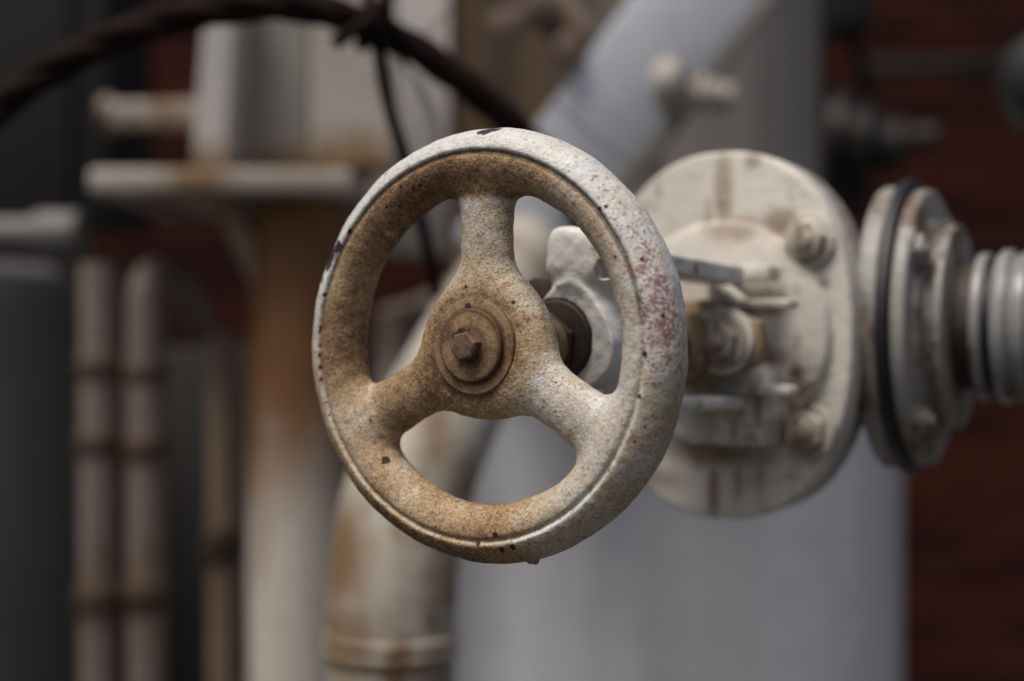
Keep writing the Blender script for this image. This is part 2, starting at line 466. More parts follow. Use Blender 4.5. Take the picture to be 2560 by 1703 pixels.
for _ in range(46):                                   # small knocks along the ridge and the left of the band
    a_ = math.radians(rc.choice((rc.uniform(140, 300), rc.uniform(-60, 60), rc.uniform(150, 200)))); rr_ = rc.choice((.0729, .0725, .0745, .0765)); zz_ = -.0009 if rr_ < .074 else -.004
    dist = np.linalg.norm(V - np.array([rr_ * math.cos(a_), rr_ * math.sin(a_), zz_]), axis=1)
    chip = np.maximum(chip, np.clip(1.5 - dist / rc.uniform(.0005, .0012), 0, 1) * .95)
for (cx, cy, rad, _k) in CH:
    dd = np.where(facing, (PX - cx) ** 2 + (PY - cy) ** 2, 1e9); i0 = int(dd.argmin())
    dist = np.linalg.norm(V - V[i0], axis=1)
    chip = np.maximum(chip, np.clip(1.5 - dist / rad, 0, 1))

t = NT('wheel_paint')
aS, aR, aC, aD = t.attr('stain_shade'), t.attr('red_wear'), t.attr('chip'), t.attr('dirt')
nf = t.noise(1150, 3, .7); nm = t.noise(330, 4, .62); nb = t.noise(60, 4, .6); ng = t.noise(760, 3, .6, t.co((1, 1, 1), (3, 1, 2)))
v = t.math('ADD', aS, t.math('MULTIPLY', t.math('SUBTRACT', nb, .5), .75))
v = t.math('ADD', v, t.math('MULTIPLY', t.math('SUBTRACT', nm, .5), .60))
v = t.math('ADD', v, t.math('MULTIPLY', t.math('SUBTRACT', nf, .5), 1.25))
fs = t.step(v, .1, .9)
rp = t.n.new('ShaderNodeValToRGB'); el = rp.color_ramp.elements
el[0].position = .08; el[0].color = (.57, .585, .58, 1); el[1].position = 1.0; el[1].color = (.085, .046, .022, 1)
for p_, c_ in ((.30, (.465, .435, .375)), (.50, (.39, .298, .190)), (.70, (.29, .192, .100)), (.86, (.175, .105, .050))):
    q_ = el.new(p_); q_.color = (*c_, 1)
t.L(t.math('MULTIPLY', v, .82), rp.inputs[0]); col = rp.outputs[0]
# tiny rust pin holes over the whole casting
pin = t.step(t.math('ADD', ng, t.math('MULTIPLY', aS, .10)), .615, .69)
col = t.mix(t.math('MULTIPLY', pin, .55), col, (.085, .045, .022))
rd = t.step(t.math('ADD', t.math('MULTIPLY', aR, .27), t.math('ADD', t.math('MULTIPLY', nm, .40), t.math('MULTIPLY', ng, .60))), .675, .77)
col = t.mix(t.math('MULTIPLY', rd, t.step(aR, .04, .35, 0, .72)), col, (.225, .070, .075))
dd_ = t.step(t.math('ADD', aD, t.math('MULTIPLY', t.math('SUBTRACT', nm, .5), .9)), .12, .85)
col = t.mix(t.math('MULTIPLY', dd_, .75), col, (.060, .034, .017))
under = t.step(t.math('ADD', aC, t.math('MULTIPLY', t.math('SUBTRACT', nm, .5), 1.1)), .40, .48)
col = t.mix(t.math('MULTIPLY', under, .8), col, (.12, .035, .035))
cc = t.step(t.math('ADD', aC, t.math('MULTIPLY', t.math('SUBTRACT', nm, .5), 1.1)), .55, .68)
col = t.mix(cc, col, (.026, .015, .016))
h1 = t.bump(t.math('ADD', t.math('MULTIPLY', nm, .5), ng), .75, .00055)
h2 = t.bump(nf, .5, .0003, h1)
h3 = t.bump(t.math('SUBTRACT', 1.0, cc), .6, .0004, h2)
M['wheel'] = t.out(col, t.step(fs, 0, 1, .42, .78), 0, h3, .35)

wheel = empty('handwheel', ORG, 'stained white cast handwheel with three spokes and worn red patches', 'handwheel', ROT)
SA = np.array([math.degrees(a) for a in SPOKES])
fc = V[Q].mean(1); fr_ = np.hypot(fc[:, 0], fc[:, 1]); fph = np.degrees(np.arctan2(fc[:, 1], fc[:, 0])) % 360
near = np.abs((fph[:, None] - SA[None] + 180) % 360 - 180).argmin(1)
adist = np.abs((fph[:, None] - SA[None] + 180) % 360 - 180).min(1)
lab = np.where((fr_ > .0575) | ((fr_ > .045) & (adist > 32)), 3, np.where(fr_ < .0275, 4, near))
for k, nm_ in ((3, 'rim'), (4, 'hub'), (0, 'spoke'), (1, 'spoke'), (2, 'spoke')):
    q = Q[lab == k]; used, inv = np.unique(q, return_inverse=True); q = inv.reshape(q.shape)
    me = bpy.data.meshes.new(nm_); me.from_pydata(V[used].tolist(), [], q.tolist())
    me.polygons.foreach_set('use_smooth', [True] * len(me.polygons))
    for an, ar in (('stain_shade', stain_shade), ('red_wear', red), ('chip', chip), ('dirt', dirt)):
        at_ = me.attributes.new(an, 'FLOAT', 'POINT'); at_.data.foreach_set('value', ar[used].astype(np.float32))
    me.normals_split_custom_set_from_vertices(N[used].tolist())
    me.materials.append(M['wheel']); link(bpy.data.objects.new(nm_, me), wheel)

def rusty(name, a, b, dark, scale=300, chips=None, rings=()):
    t = NT(name); n1 = t.noise(scale, 4, .6); n2 = t.noise(scale * 3, 3, .6); n3 = t.noise(scale * .3, 3, .6)
    c = t.mix(t.step(n1, .3, .7), a, b)
    c = t.mix(t.step(t.math('ADD', n3, t.math('MULTIPLY', n2, .5)), .66, .92), c, dark)
    nrm = t.bump(n2, .5, .0003, t.bump(n1, .5, .0005))
    if rings:                                            # dirt packed round the foot of the next ring
        fl_ = t.n.new('ShaderNodeVectorMath'); fl_.operation = 'MULTIPLY'; t.L(t.tc.outputs['Object'], fl_.inputs[0]); fl_.inputs[1].default_value = (1, 1, 0)
        ln_ = t.n.new('ShaderNodeVectorMath'); ln_.operation = 'LENGTH'; t.L(fl_.outputs[0], ln_.inputs[0])
        for (r0, wd, am) in rings:
            e = t.math('ADD', t.math('DIVIDE', t.math('ABSOLUTE', t.math('SUBTRACT', ln_.outputs['Value'], r0)), wd), t.math('MULTIPLY', t.math('SUBTRACT', n1, .5), 1.2))
            c = t.mix(t.step(e, .2, 1.1, am, 0), c, (.075, .036, .018))
    if chips:
        for (p, rad) in chips:
            d = t.n.new('ShaderNodeVectorMath'); d.operation = 'DISTANCE'; t.L(t.tc.outputs['Object'], d.inputs[0]); d.inputs[1].default_value = p
            e = t.math('ADD', t.math('DIVIDE', d.outputs['Value'], rad), t.math('MULTIPLY', t.math('SUBTRACT', n1, .5), 1.8))
            c = t.mix(t.step(e, .7, .9, 1, 0), c, (.028, .014, .013))
    return t.out(c, .7, 0, nrm, .35)
def chip_at(px, py, wz, rad): return (tuple(to_local(px, py, wz)), rad)
M['washer'] = rusty('washer_rust', (.30, .205, .110), (.215, .135, .066), (.105, .055, .028), rings=[(.0136, .0018, .85), (.0066, .0020, .7), (.0181, .0006, .5)],
                    chips=[chip_at(1168, 768, -.0019, .0018), chip_at(1110, 802, 0, .0012), chip_at(1152, 832, .0003, .0024), chip_at(1138, 842, .0003, .0018), chip_at(1170, 826, .0003, .0012)])
M['nut'] = rusty('nut_rust', (.155, .098, .062), (.105, .062, .040), (.05, .028, .02))
lathe('washer', rprof(.0181, -.0050, -.0024, .0008), M['washer'], wheel, n=96, wob=.004, seed=2)
lathe('washer', [(.0, -.0026)] + rprof(.0136, -.0026, -.0002, .0007), M['washer'], wheel, origin=(.0003, .0003, 0), n=96, wob=.004, seed=3)
def hexnut(rad, z0, z1, ch, n=6, rot=0.0):
    prof = [(rad, z0), (rad, z1 - ch), (rad - ch * 1.2, z1)]
    bm = bmesh.new(); rings = []
    for (rr, zz) in prof: rings.append([bm.verts.new((rr * math.cos(rot + 2 * math.pi * k / n), rr * math.sin(rot + 2 * math.pi * k / n), zz)) for k in range(n)])
    for i in range(2):
        for k in range(n): bm.faces.new((rings[i][k], rings[i][(k + 1) % n], rings[i + 1][(k + 1) % n], rings[i + 1][k]))
    bm.faces.new(rings[-1]); bm.faces.new(rings[0][::-1])
    bmesh.ops.bevel(bm, geom=bm.edges[:], offset=ch * .22, segments=2, affect='EDGES', profile=.5)
    return bm
from_bm('nut', hexnut(.0058, -.0006, .0044, .0008, rot=math.radians(14)), M['nut'], wheel, True, 40)

# ------------------------------------------------------------------ the valve behind the wheel
LB = .2316                                           # distance along the stem from the wheel plane to the flange face
VB = ORG + ROT @ Vector((0, 0, -LB))
valve = empty('gate_valve', VB, 'cream painted gate valve with bolted oval flange behind the handwheel', 'valve', ROT)
def zl(L): return LB - 1.065 * L                            # stem distance -> valve-local z
def vl(name, prof, mat, u=0, v=0, n=64, axis=(0, 0, 1), wob=.003, seed=1): return lathe(name, prof, mat, valve, (u, v, 0), axis, n, wob, seed)
vl('stem', [(.0085, zl(.215)), (.0085, zl(.022)), (.0075, zl(.018))], M['dark_iron'])
# yoke: one rough casting (clamp eye, top block, long top arm) meshed from a distance field
def rbox(x, y, z, c, h, rd):
    q = [np.abs(v - c[i]) - (h[i] - rd) for i, v in enumerate((x, y, z))]
    return np.sqrt(sum(np.maximum(k, 0) ** 2 for k in q)) + np.minimum(np.maximum(np.maximum(q[0], q[1]), q[2]), 0) - rd
ZF = zl(.053)
def yoke_sdf(x, y, z):
    dz = ZF - z                                              # depth behind the front of the casting
    ex, ey = x - .0085, y - .002
    rr = np.hypot(ex, ey)
    eye = np.maximum(rr - .0205 + .0012 * np.sin(3 * np.arctan2(ey, ex)), np.abs(dz - .013) - .013)
    sl = y + .30 * dz + .10 * (x - .016)                     # the block leans back
    blk = rbox(x - .12 * (y - .034), sl, dz, (.0135, .0362, .013), (.0165, .0120, .0145), .0065)
    d = smin(eye, blk, .009)
    web = rbox(x, y, dz, (.019, .018, .016), (.0075, .014, .010), .004)
    d = smin(d, web, .007)
    tt = np.clip((dz - .01) / .145, 0, 1)
    arm = rbox(x, y - (.0365 - .004 * tt), dz, (.014, 0, .070), (.0120 - .002 * tt, .0046, .068), .002)
    d = smin(d, arm, .006)
    lo = rbox(x, y + .0235 + .03 * dz, dz, (.012, 0, .080), (.0095, .0032, .067), .002)
    d = smin(d, lo, .006)
    leg = rbox(x, y, dz, (.022, -.014, .020), (.0040, .012, .006), .002)
    d = smin(d, leg, .004)
    hole = np.hypot(x - .0030, y - .002) - .0168              # bore for the bushing
    d = np.maximum(d, -np.maximum(hole, dz - .030))
    notch = rbox(x, y, dz, (.0262, .0300, .000), (.0030, .0035, .005), .001)
    d = np.maximum(d, -notch)
    return d + .00016 * np.sin(x * 330 + 1.2 * np.sin(y * 300)) * np.sin(y * 290 + z * 150) + .0001 * np.sin(x * 800 + z * 300) * np.sin(y * 760)
Yv, Yq, Yn = surface_nets(yoke_sdf, (-.016, -.034, zl(.210)), (.036, .060, ZF + .006), .001)
me = bpy.data.meshes.new('yoke'); me.from_pydata(Yv.tolist(), [], Yq.tolist())
me.polygons.foreach_set('use_smooth', [True] * len(me.polygons)); me.materials.append(M['yoke'])
yoke = link(bpy.data.objects.new('yoke', me), valve)
lathe('bushing', rprof(.0166, zl(.074), zl(.0515), .0012), M['dark_iron'], yoke, (.0030, .002, 0), n=64, wob=.006)
lathe('bushing_collar', rprof(.0115, zl(.052), zl(.0450), .0012), M['gland'], yoke, n=48)
hx = hexnut(.0140, zl(.0515), zl(.0490), .001, rot=.4); from_bm('lock_nut', hx, M['dark_iron'], yoke, True, 40)
from_bm('stem_guide', box_bm((.016, .018, .012), Matrix.Translation((-.006, .019, zl(.062))), .003), M['dark_iron'], yoke)
# feet of the yoke on the bonnet
for s in (1, -1):
    from_bm('yoke_foot', box_bm((.052, .008, .016), Matrix.Translation((.006, s * .0345, zl(.200))), .002), M['cream'], yoke)
# bonnet boss, gland and stuffing box
vl('bonnet', [(.0585, zl(.2185)), (.0580, zl(.2155)), (.0560, zl(.2130)), (.052, zl(.2118)), (.047, zl(.2112)), (.030, zl(.2105)), (.0285, zl(.186)), (.0265, zl(.184))], M['cream'], -.004, .0045)
from_bm('stuffing_box', box_bm((.044, .040, .026), Matrix.Translation((.008, -.029, zl(.205))), .0025), M['cream'], valve)
def oval(hu, hv, n, cu=0, cv=0, m=72):
    o = []
    for k in range(m):
        a = 2 * math.pi * k / m; c, s = math.cos(a), math.sin(a)
        o.append((cu + hu * math.copysign(abs(c) ** (2 / n), c), cv + hv * math.copysign(abs(s) ** (2 / n), s)))
    return o
gl = prism('gland', [(-.036, -.010), (-.036, .010), (-.012, .0215), (.008, .0215), (.036, .0105), (.038, 0), (.036, -.0085), (.008, -.0205), (-.012, -.0205)], zl(.182), zl(.172), M['gland'], valve, .002)
lathe('gland_lug', rprof(.0158, zl(.1735), zl(.1690), .0012), M['cream'], valve, (.0185, .002, 0), n=40)
lathe('gland_collar', rprof(.0165, zl(.174), zl(.158), .002), M['gland'], valve, n=48)
def bolt(name, u, v, z0, size, mat, parent, dome=.5, washer=True, rot=0.0, M0=None, hgt=.62):
    b = hexnut(size, z0, z0 + size * hgt, size * .10, rot=rot)
    Vv, Ff = lathe_vf([(size * .52, z0), (size * .52, z0 + size * (hgt + .20)), (size * .42, z0 + size * (hgt + .20 + .16 * dome)), (size * .12, z0 + size * (hgt + .22 + .24 * dome))], n=20)
    vv = [b.verts.new(p) for p in Vv]
    for f in Ff: b.faces.new([vv[i] for i in f])
    T = Matrix.Translation((u, v, 0))
    if M0 is not None: T = M0
    bmesh.ops.transform(b, matrix=T, verts=b.verts)
    o = from_bm(name, b, mat, parent, True, 40)
    if washer:
        Vw, Fw = lathe_vf(rprof(size * 1.36, z0 - size * .10, z0 + size * .14, size * .06), n=40)
        mesh('washer', [T @ p for p in Vw], Fw, mat, o, True, 40)
    return o
bolt('gland_bolt', .0185, .002, zl(.1685), .0098, M['gland_nut'], valve, rot=.3)
bolt('gland_bolt', -.0265, 0, zl(.172), .0092, M['gland'], valve, rot=.1)
# two flat lugs beside the gland
for s, z_ in ((1, .0155), (-1, -.0175)):
    from_bm('lug', box_bm((.050, .0045, .012), Matrix.Translation((.020, z_ + .004 * s, zl(.192))), .0012), M['cream'], valve)
FLC = -.006
fl = prism('flange', oval(.0695, .0932, 2.3, FLC, .0048), zl(.2345), zl(.2175), M['cream'], valve, .0025)
for (u, v, rt) in ((.0412, .0512, .2), (.0412, -.0420, .5), (-.053, .0512, .1), (-.053, -.0420, .35)):
    bolt('bolt', u, v, zl(.2165), .0104, M['cream'], fl, rot=rt)
prism('body_flange', oval(.0688, .0925, 2.3, FLC, .0048), zl(.252), zl(.2365), M['flange_grey'], valve, .002)
BC = .292                                            # stem distance of the pipe axis
vl('body', [(.050, zl(.250)), (.056, zl(.262)), (.058, zl(.285)), (.055, zl(.310)), (.040, zl(.335)), (.015, zl(.345))], M['dark_iron'], FLC)
# pipe flange of the valve, along the local x axis
XO = (FLC, .0090, zl(BC)); PAX = Matrix.Rotation(math.radians(5), 3, 'Y')   # the pipe leaves the body slightly skewed
def xl(name, prof, mat, parent=valve, n=72, seed=4): return lathe(name, prof, mat, parent, XO, PAX @ Vector((1, 0, 0)), n, .002, seed)
xl('neck', [(.045, .02), (.043, .060)], M['dark_iron'])
xl('pipe_flange', rprof(.0745, .0598, .0705, .002), M['flange_grey'])

pp = empty('flanged_pipe', VB + ROT @ (Vector(XO) + PAX @ Vector((.0715, 0, 0))), 'grey flanged pipe stub with black gasket at right of the valve', 'pipe', ROT @ PAX)
def xp(name, prof, mat, parent=pp, n=72, seed=5): return lathe(name, [(a, b - .0715) for a, b in prof], mat, parent, (0, 0, 0), (1, 0, 0), n, .002, seed)
lathe('gasket', rprof(.0770, -.0008, .0046, .0014), M['gasket'], pp, (0, 0, 0), (1, 0, 0), 96, .014, 8)
xp('flange', rprof(.0725, .0764, .0842, .002), M['flange_grey'])
xp('flange_hub', [(.058, .0833), (.056, .0865), (.050, .089), (.0485, .0925), (.044, .0935)], M['flange_grey'])
xp('clamp_ring', rprof(.0535, .0930, .0975, .0012), M['flange_grey'])
xp('pipe', [(.033, .090), (.033, .1100)], M['dark_iron'])
xp('union_ring', rprof(.0385, .1075, .1130, .0015), M['union'])
xp('union_gasket', rprof(.0365, .1130, .1170, .001), M['gasket'])
xp('union_nut', [(.034, .1168), (.0385, .1178), (.0400, .1200), (.0400, .1240), (.0370, .1255), (.0365, .1275), (.0385, .1290), (.0385, .1330), (.0355, .1345), (.0355, .138), (.0385, .140), (.0390, .153), (.032, .156)], M['union'])
xp('pipe_end', [(.029, .150), (.029, .25)], M['flange_grey'])
for k in range(4):
    a = math.radians(38 + 90 * k)
    Mx = Matrix.Translation((0, .0615 * math.sin(a), .0615 * math.cos(a))) @ Matrix.Rotation(math.pi / 2, 4, 'Y')
    bolt('bolt', 0, 0, .0125, .0088, M['flange_grey'], pp, M0=Mx, rot=.2 * k)

# ------------------------------------------------------------------ background: tank, pipes, column, cable
def bpaint(name, base, **k): return painted(name, base, **k)
# tank: wide lower shell, sloping shoulder, narrower stained upper shell
TD = 1.95
TX = (1590 - 1280) / FPX * TD
S = TD / FPX
t = NT('tank_paint')
n1 = t.noise(2.2, 4, .6, t.co((1, 1, .15))); n2 = t.noise(9, 4, .6, t.co((1, 1, .06))); n3 = t.noise(30, 4, .6)
sep = t.n.new('ShaderNodeSeparateXYZ'); t.L(t.tc.outputs['Object'], sep.inputs[0])
c = t.mix(t.step(n2, .3, .7), (.58, .60, .625), (.45, .46, .47))
c = t.mix(t.math('MULTIPLY', t.step(n3, .45, .8), .4), c, (.36, .37, .38))
left = t.step(t.math('ADD', sep.outputs[0], t.math('MULTIPLY', t.math('SUBTRACT', n1, .5), .25)), -.13, -.02, 1, 0)
hi_ = t.step(t.math('ADD', sep.outputs[2], t.math('MULTIPLY', n1, .1)), 1.68, 1.8)
f = t.math('MULTIPLY', left, hi_)
c = t.mix(t.math('MULTIPLY', f, .9), c, t.mix(t.step(n2, .35, .65), (.115, .075, .04), (.065, .042, .028)))
M['tank'] = t.out(c, .5, 0, t.bump(n3, .4, .001))
t = NT('tank_neck_paint')
n1 = t.noise(3, 4, .6, t.co((1, 1, .3))); n2 = t.noise(14, 4, .6, t.co((1, 1, .1)))
sep = t.n.new('ShaderNodeSeparateXYZ'); t.L(t.tc.outputs['Object'], sep.inputs[0])
c = t.mix(t.step(n2, .3, .7), (.28, .255, .230), (.20, .182, .165))
left = t.step(t.math('ADD', sep.outputs[0], t.math('MULTIPLY', t.math('SUBTRACT', n1, .5), .25)), -.10, .02, 1, 0)
c = t.mix(left, c, t.mix(t.step(n2, .35, .65), (.090, .058, .030), (.048, .032, .021)))
lo_ = t.step(sep.outputs[2], 1.84, 1.96, 1, 0)
c = t.mix(lo_, c, (.215, .180, .150))
M['neck'] = t.out(c, .6, 0, t.bump(n2, .4, .001))
def zt(py, d=TD): return -(py - 851.5) / FPX * d
tank = empty('storage_tank', (TX, TD, -1.75), 'large grey white tank with brown stained neck behind the valve', 'tank')
Z = lambda py: zt(py) + 1.75
lathe('lower_shell', [(.352, 0), (.352, Z(800))], M['tank'], tank, n=128)
lathe('shoulder', [(.352, Z(800)), (.354, Z(790)), (.350, Z(772)), (.30, Z(745)), (.255, Z(700)), (.246, Z(655))], M['tank'], tank, n=128)
lathe('upper_shell', [(.246, Z(655)), (.246, Z(-420))], M['neck'], tank, n=128)
# rust-spotted cock on the tank neck
ck = empty('drain_cock', P(1700, 222, 1.36), 'small rusty white cock on the tank neck above the flange', 'cock')
M['cock'] = painted('cock_paint', (.42, .39, .34), amount=.65, scale=30, fine=160)
lathe('body', [(.006, -.010), (.022, -.006), (.027, .006), (.024, .018), (.012, .026)], M['cock'], ck, (-.016, 0, .002), (.8, -.3, .1), 32)
lathe('spigot', [(.012, 0), (.012, .045)], M['cock'], ck, (0, 0, -.004), (1, 0, -.1), 24)
for k in range(3): lathe('fin', rprof(.019 - .002 * k, .016 + .014 * k, .022 + .014 * k, .001), M['cock'], ck, (0, 0, -.004), (1, 0, -.1), 24)
lathe('shank', [(.009, 0), (.009, .36)], M['dark_iron'], ck, (0, 0, 0), (0, 1, 0), 20)

# slanting duct in front of the tank neck
M['duct'] = painted('blue_grey_paint', (.56, .61, .68), amount=.18, scale=5, fine=40, tint=(.47, .50, .55))
duct = empty('slanting_duct', P(1420, 420, 1.5), 'pale blue grey duct slanting up behind the handwheel', 'duct')
def rel(o, p): return Vector(p) - o.location
a, b = P(1240, 660, 1.52), P(1850, -150, 1.45)
bar('box_section', rel(duct, a), rel(duct, b), .105, .06, M['duct'], duct, .006, up=(0, 1, 0))
off = Vector((math.cos(math.radians(-35)), 0, math.sin(math.radians(-35)))) * .061
bar('edge_angle', rel(duct, a + off + Vector((0, -.02, 0))), rel(duct, b + off + Vector((0, -.02, 0))), .016, .05, M['grey_bg'], duct, .003, up=(0, 1, 0))
# rusty valve parts at the top edge of the tank neck
M['rust_bg'] = painted('rust_patch', (.15, .11, .085), amount=.7, scale=8, fine=60, rust=(.07, .045, .032))
ob = empty('rusty_bracket', P(1330, 40, 1.45), 'dark rusty bracket with bolts on the tank neck', 'bracket')
for (x0, y0, x1, y1, wd) in ((1230, 60, 1390, 20, .020), (1370, -60, 1470, 100, .022), (1320, 10, 1450, 140, .016)):
    bar('strap', rel(ob, P(x0, y0, 1.5)), rel(ob, P(x1, y1, 1.46)), wd, .02, M['rust_bg'], ob, .003)
for (x, y) in ((1270, 70), (1350, 25), (1420, 130)):
    Vv, Ff = lathe_vf(rprof(.016, 0, .02, .003), rel(ob, P(x, y, 1.46)), (0, -1, 0), 20); mesh('bolt', Vv, Ff, M['rust_bg'], ob)

# elbow pipe below the wheel
M['pipe'] = painted('pipe_paint', (.43, .405, .345), amount=.82, scale=7, fine=70, rust=(.15, .078, .024), blobs=[((-.035, -.03, .11), (.03, .05, .05), .9), ((-.03, -.03, .05), (.03, .05, .035), .75), ((.03, -.03, .19), (.022, .06, .045), .8), ((.045, .02, .25), (.03, .06, .04), .8), ((0, -.04, .035), (.05, .05, .006), .7)])
ep = empty('elbow_pipe', P(980, 1760, .98), 'rust streaked cream pipe bending up behind the handwheel', 'pipe')
path = smooth_path([rel(ep, p) for p in (P(978, 2400, .98), P(978, 1900, .98), P(979, 1600, .98), P(984, 1440, .985), P(1010, 1270, 1.0), P(1075, 1090, 1.03), P(1160, 920, 1.1), P(1240, 760, 1.25), P(1300, 640, 1.5), P(1350, 560, 1.8))], 100)
tube('pipe', path, .0445, M['pipe'], ep, 56)
for (py, rr) in ((1590, .0462), (1622, .0468)):
    q = rel(ep, P(979, py, .98))
    V_, F_ = lathe_vf([(.043, -.0042), (rr, -.0028), (rr + .0008, 0), (rr, .0028), (.043, .0042)], q, (0, 0, 1), 56, .002, 3); mesh('weld_bead', V_, F_, M['pipe'], ep)

# thick post beneath the platform
M['post'] = painted('post_paint', (.48, .45, .41), amount=.34, scale=3.2, fine=45, rust=(.21, .115, .045))
t = NT('post_rust_top')
z_ = t.n.new('ShaderNodeSeparateXYZ'); t.L(t.tc.outputs['Object'], z_.inputs[0])
nn = t.noise(7, 4, .6, t.co((1, 1, .25))); nfi = t.noise(50, 4, .6)
v = t.math('ADD', z_.outputs[2], t.math('MULTIPLY', t.math('SUBTRACT', nn, .5), .55))
c = t.mix(t.step(nfi, .4, .7), (.50, .46, .40), (.43, .385, .33))
c = t.mix(t.math('MULTIPLY', t.step(nn, .52, .68), .7), c, (.21, .14, .08))
c = t.mix(t.step(v, -.33, -.05), c, t.mix(nfi, (.20, .095, .030), (.115, .052, .018)))
M['post'] = t.out(c, .7, 0, t.bump(nfi, .4, .001))
PD = 1.55
post = empty('platform_post', P(745, 700, PD), 'thick white post rusted brown under the platform', 'post')
zz = lambda py: zt(py, PD) - post.location.z
lathe('shaft', [(.054, zz(3300)), (.054, zz(1100)), (.0525, zz(700)), (.051, zz(505))], M['post'], post, (0, 0, 0), (0, 0, 1), 48)
lathe('cap_plate', rprof(.075, zz(512), zz(497), .002), M['rust_bg'], post, n=40)
M['gusset'] = painted('gusset_paint', (.30, .22, .15), amount=.5, scale=6, fine=40, rust=(.12, .06, .025))
bar('gusset', rel(post, P(560, 500, PD - .02)), rel(post, P(665, 720, PD - .02)), .024, .02, M['gusset'], post, .003, up=(0, 1, 0))

# platform plate and steel column above it
plat = empty('platform', P(545, 455, 1.5), 'rust edged white platform plate on the thick post', 'platform')
c0 = P(545, 455, 1.5)
def pbox(name, x0, y0, x1, y1, d0, d1, mat, parent, bevel=.004):
    """box whose front face spans these pixels at depth d0"""
    A = P(x0, y1, d0); B = P(x1, y0, d0)
    return box(name, (A.x - parent.location.x, d0 - parent.location.y, A.z - parent.location.z), (B.x - parent.location.x, d1 - parent.location.y, B.z - parent.location.z), mat, parent, bevel)
M['plate'] = painted('platform_paint', (.40, .36, .315), amount=.55, scale=5, fine=40, rust=(.18, .11, .045), blobs=[((-.01, -.05, 0), (.045, .06, .04), .9), ((.11, -.05, .012), (.03, .06, .01), .6)])
pbox('plate', 218, 420, 878, 482, 1.45, 1.75, M['plate'], plat, .006)
pbox('rib', 330, 484, 400, 500, 1.50, 1.7, M['rust_bg'], plat)
col_ = empty('steel_column', P(740, 418, 1.55), 'white steel column with two flanges standing on the platform', 'column')
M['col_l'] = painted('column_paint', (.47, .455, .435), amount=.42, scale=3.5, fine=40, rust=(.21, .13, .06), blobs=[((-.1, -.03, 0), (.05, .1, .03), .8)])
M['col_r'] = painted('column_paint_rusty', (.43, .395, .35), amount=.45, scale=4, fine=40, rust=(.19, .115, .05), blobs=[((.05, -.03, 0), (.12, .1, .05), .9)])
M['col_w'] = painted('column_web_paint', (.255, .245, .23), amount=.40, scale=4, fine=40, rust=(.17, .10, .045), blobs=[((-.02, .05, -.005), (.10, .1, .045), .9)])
T_ = Matrix.Translation(col_.location)
def slab(name, pts, d0, d1, mat):
    V_ = [rel(col_, P(x, y, d0)) for x, y in pts]; 
    V_ = V_ + [p + Vector((0, d1 - d0, 0)) for p in V_]
    o = mesh(name, V_, [(0, 1, 2, 3), (7, 6, 5, 4), (0, 4, 5, 1), (1, 5, 6, 2), (2, 6, 7, 3), (3, 7, 4, 0)], mat, col_, False)
    md = o.modifiers.new('bevel', 'BEVEL'); md.width = .004; md.segments = 2
    return o
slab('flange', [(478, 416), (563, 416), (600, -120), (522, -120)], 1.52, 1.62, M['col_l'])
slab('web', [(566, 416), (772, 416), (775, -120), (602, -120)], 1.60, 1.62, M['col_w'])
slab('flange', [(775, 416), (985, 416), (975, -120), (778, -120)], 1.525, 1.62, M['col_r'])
pan = empty('white_panel', P(1050, 420, 1.72), 'narrow white panel beside the steel column', 'panel')
pbox('sheet', 930, -200, 1122, 640, 1.72, 1.74, M['col_l'], pan, .003)
pbox('edge_fold', 1108, -200, 1124, 640, 1.70, 1.719, M['col_l'], pan, .003)
# dim short pipe joining the column from the left
sp = empty('side_pipe', P(400, 285, 1.7), 'short stained pipe joining the steel column from the left', 'pipe')
bar('rail', rel(sp, P(262, 290, 1.68)), rel(sp, P(520, 285, 1.66)), .038, .03, M['white_bg'], sp, .006)
lathe('end_cap', rprof(.024, 0, .016, .003), M['rust_bg'], sp, rel(sp, P(255, 290, 1.68)), (1, 0, 0), 24)

# dark things at the left edge
M['dark_panel'] = plain('dark_grey_panel', (.015, .0135, .0125), .7, 0, .3, 5)
dp = empty('dark_cabinet', P(60, 560, 2.3), 'dark grey cabinet at the left edge behind the cable', 'cabinet')
pbox('case', -500, -900, 268, 560, 2.3, 2.6, M['dark_panel'], dp, .01)
pbox('door_edge', 150, -900, 172, 540, 2.285, 2.299, M['dark_panel'], dp, .003)
M['drum'] = plain('dark_drum_paint', (.082, .083, .087), .6, 0, .25, 4)
dr = empty('grey_drum', P(40, 700, 1.9), 'smooth dark grey drum at the lower left edge', 'drum')
lathe('shell', [(.20, zt(3000, 1.9) - dr.location.z), (.20, zt(760, 1.9) - dr.location.z), (.19, zt(690, 1.9) - dr.location.z), (.15, zt(660, 1.9) - dr.location.z)], M['drum'], dr, (-.115, 0, 0), (0, 0, 1), 72)
hp = empty('bent_pipe', P(0, 590, 1.6), 'pale pipe with elbow above the grey drum', 'pipe')
M['dimwhite'] = painted('dim_white_paint', (.14, .138, .135), amount=.4, scale=6, fine=50, rust=(.09, .055, .03))
tube('pipe', smooth_path([rel(hp, p) for p in (P(-250, 590, 1.6), P(-60, 590, 1.6), P(110, 590, 1.6), P(165, 600, 1.61), P(185, 640, 1.63), P(188, 700, 1.66))], 60), .0205, M['dimwhite'], hp, 28)
lathe('coupling', rprof(.028, 0, .05, .004), M['dimwhite'], hp, rel(hp, P(90, 590, 1.6)), (1, 0, 0), 28)

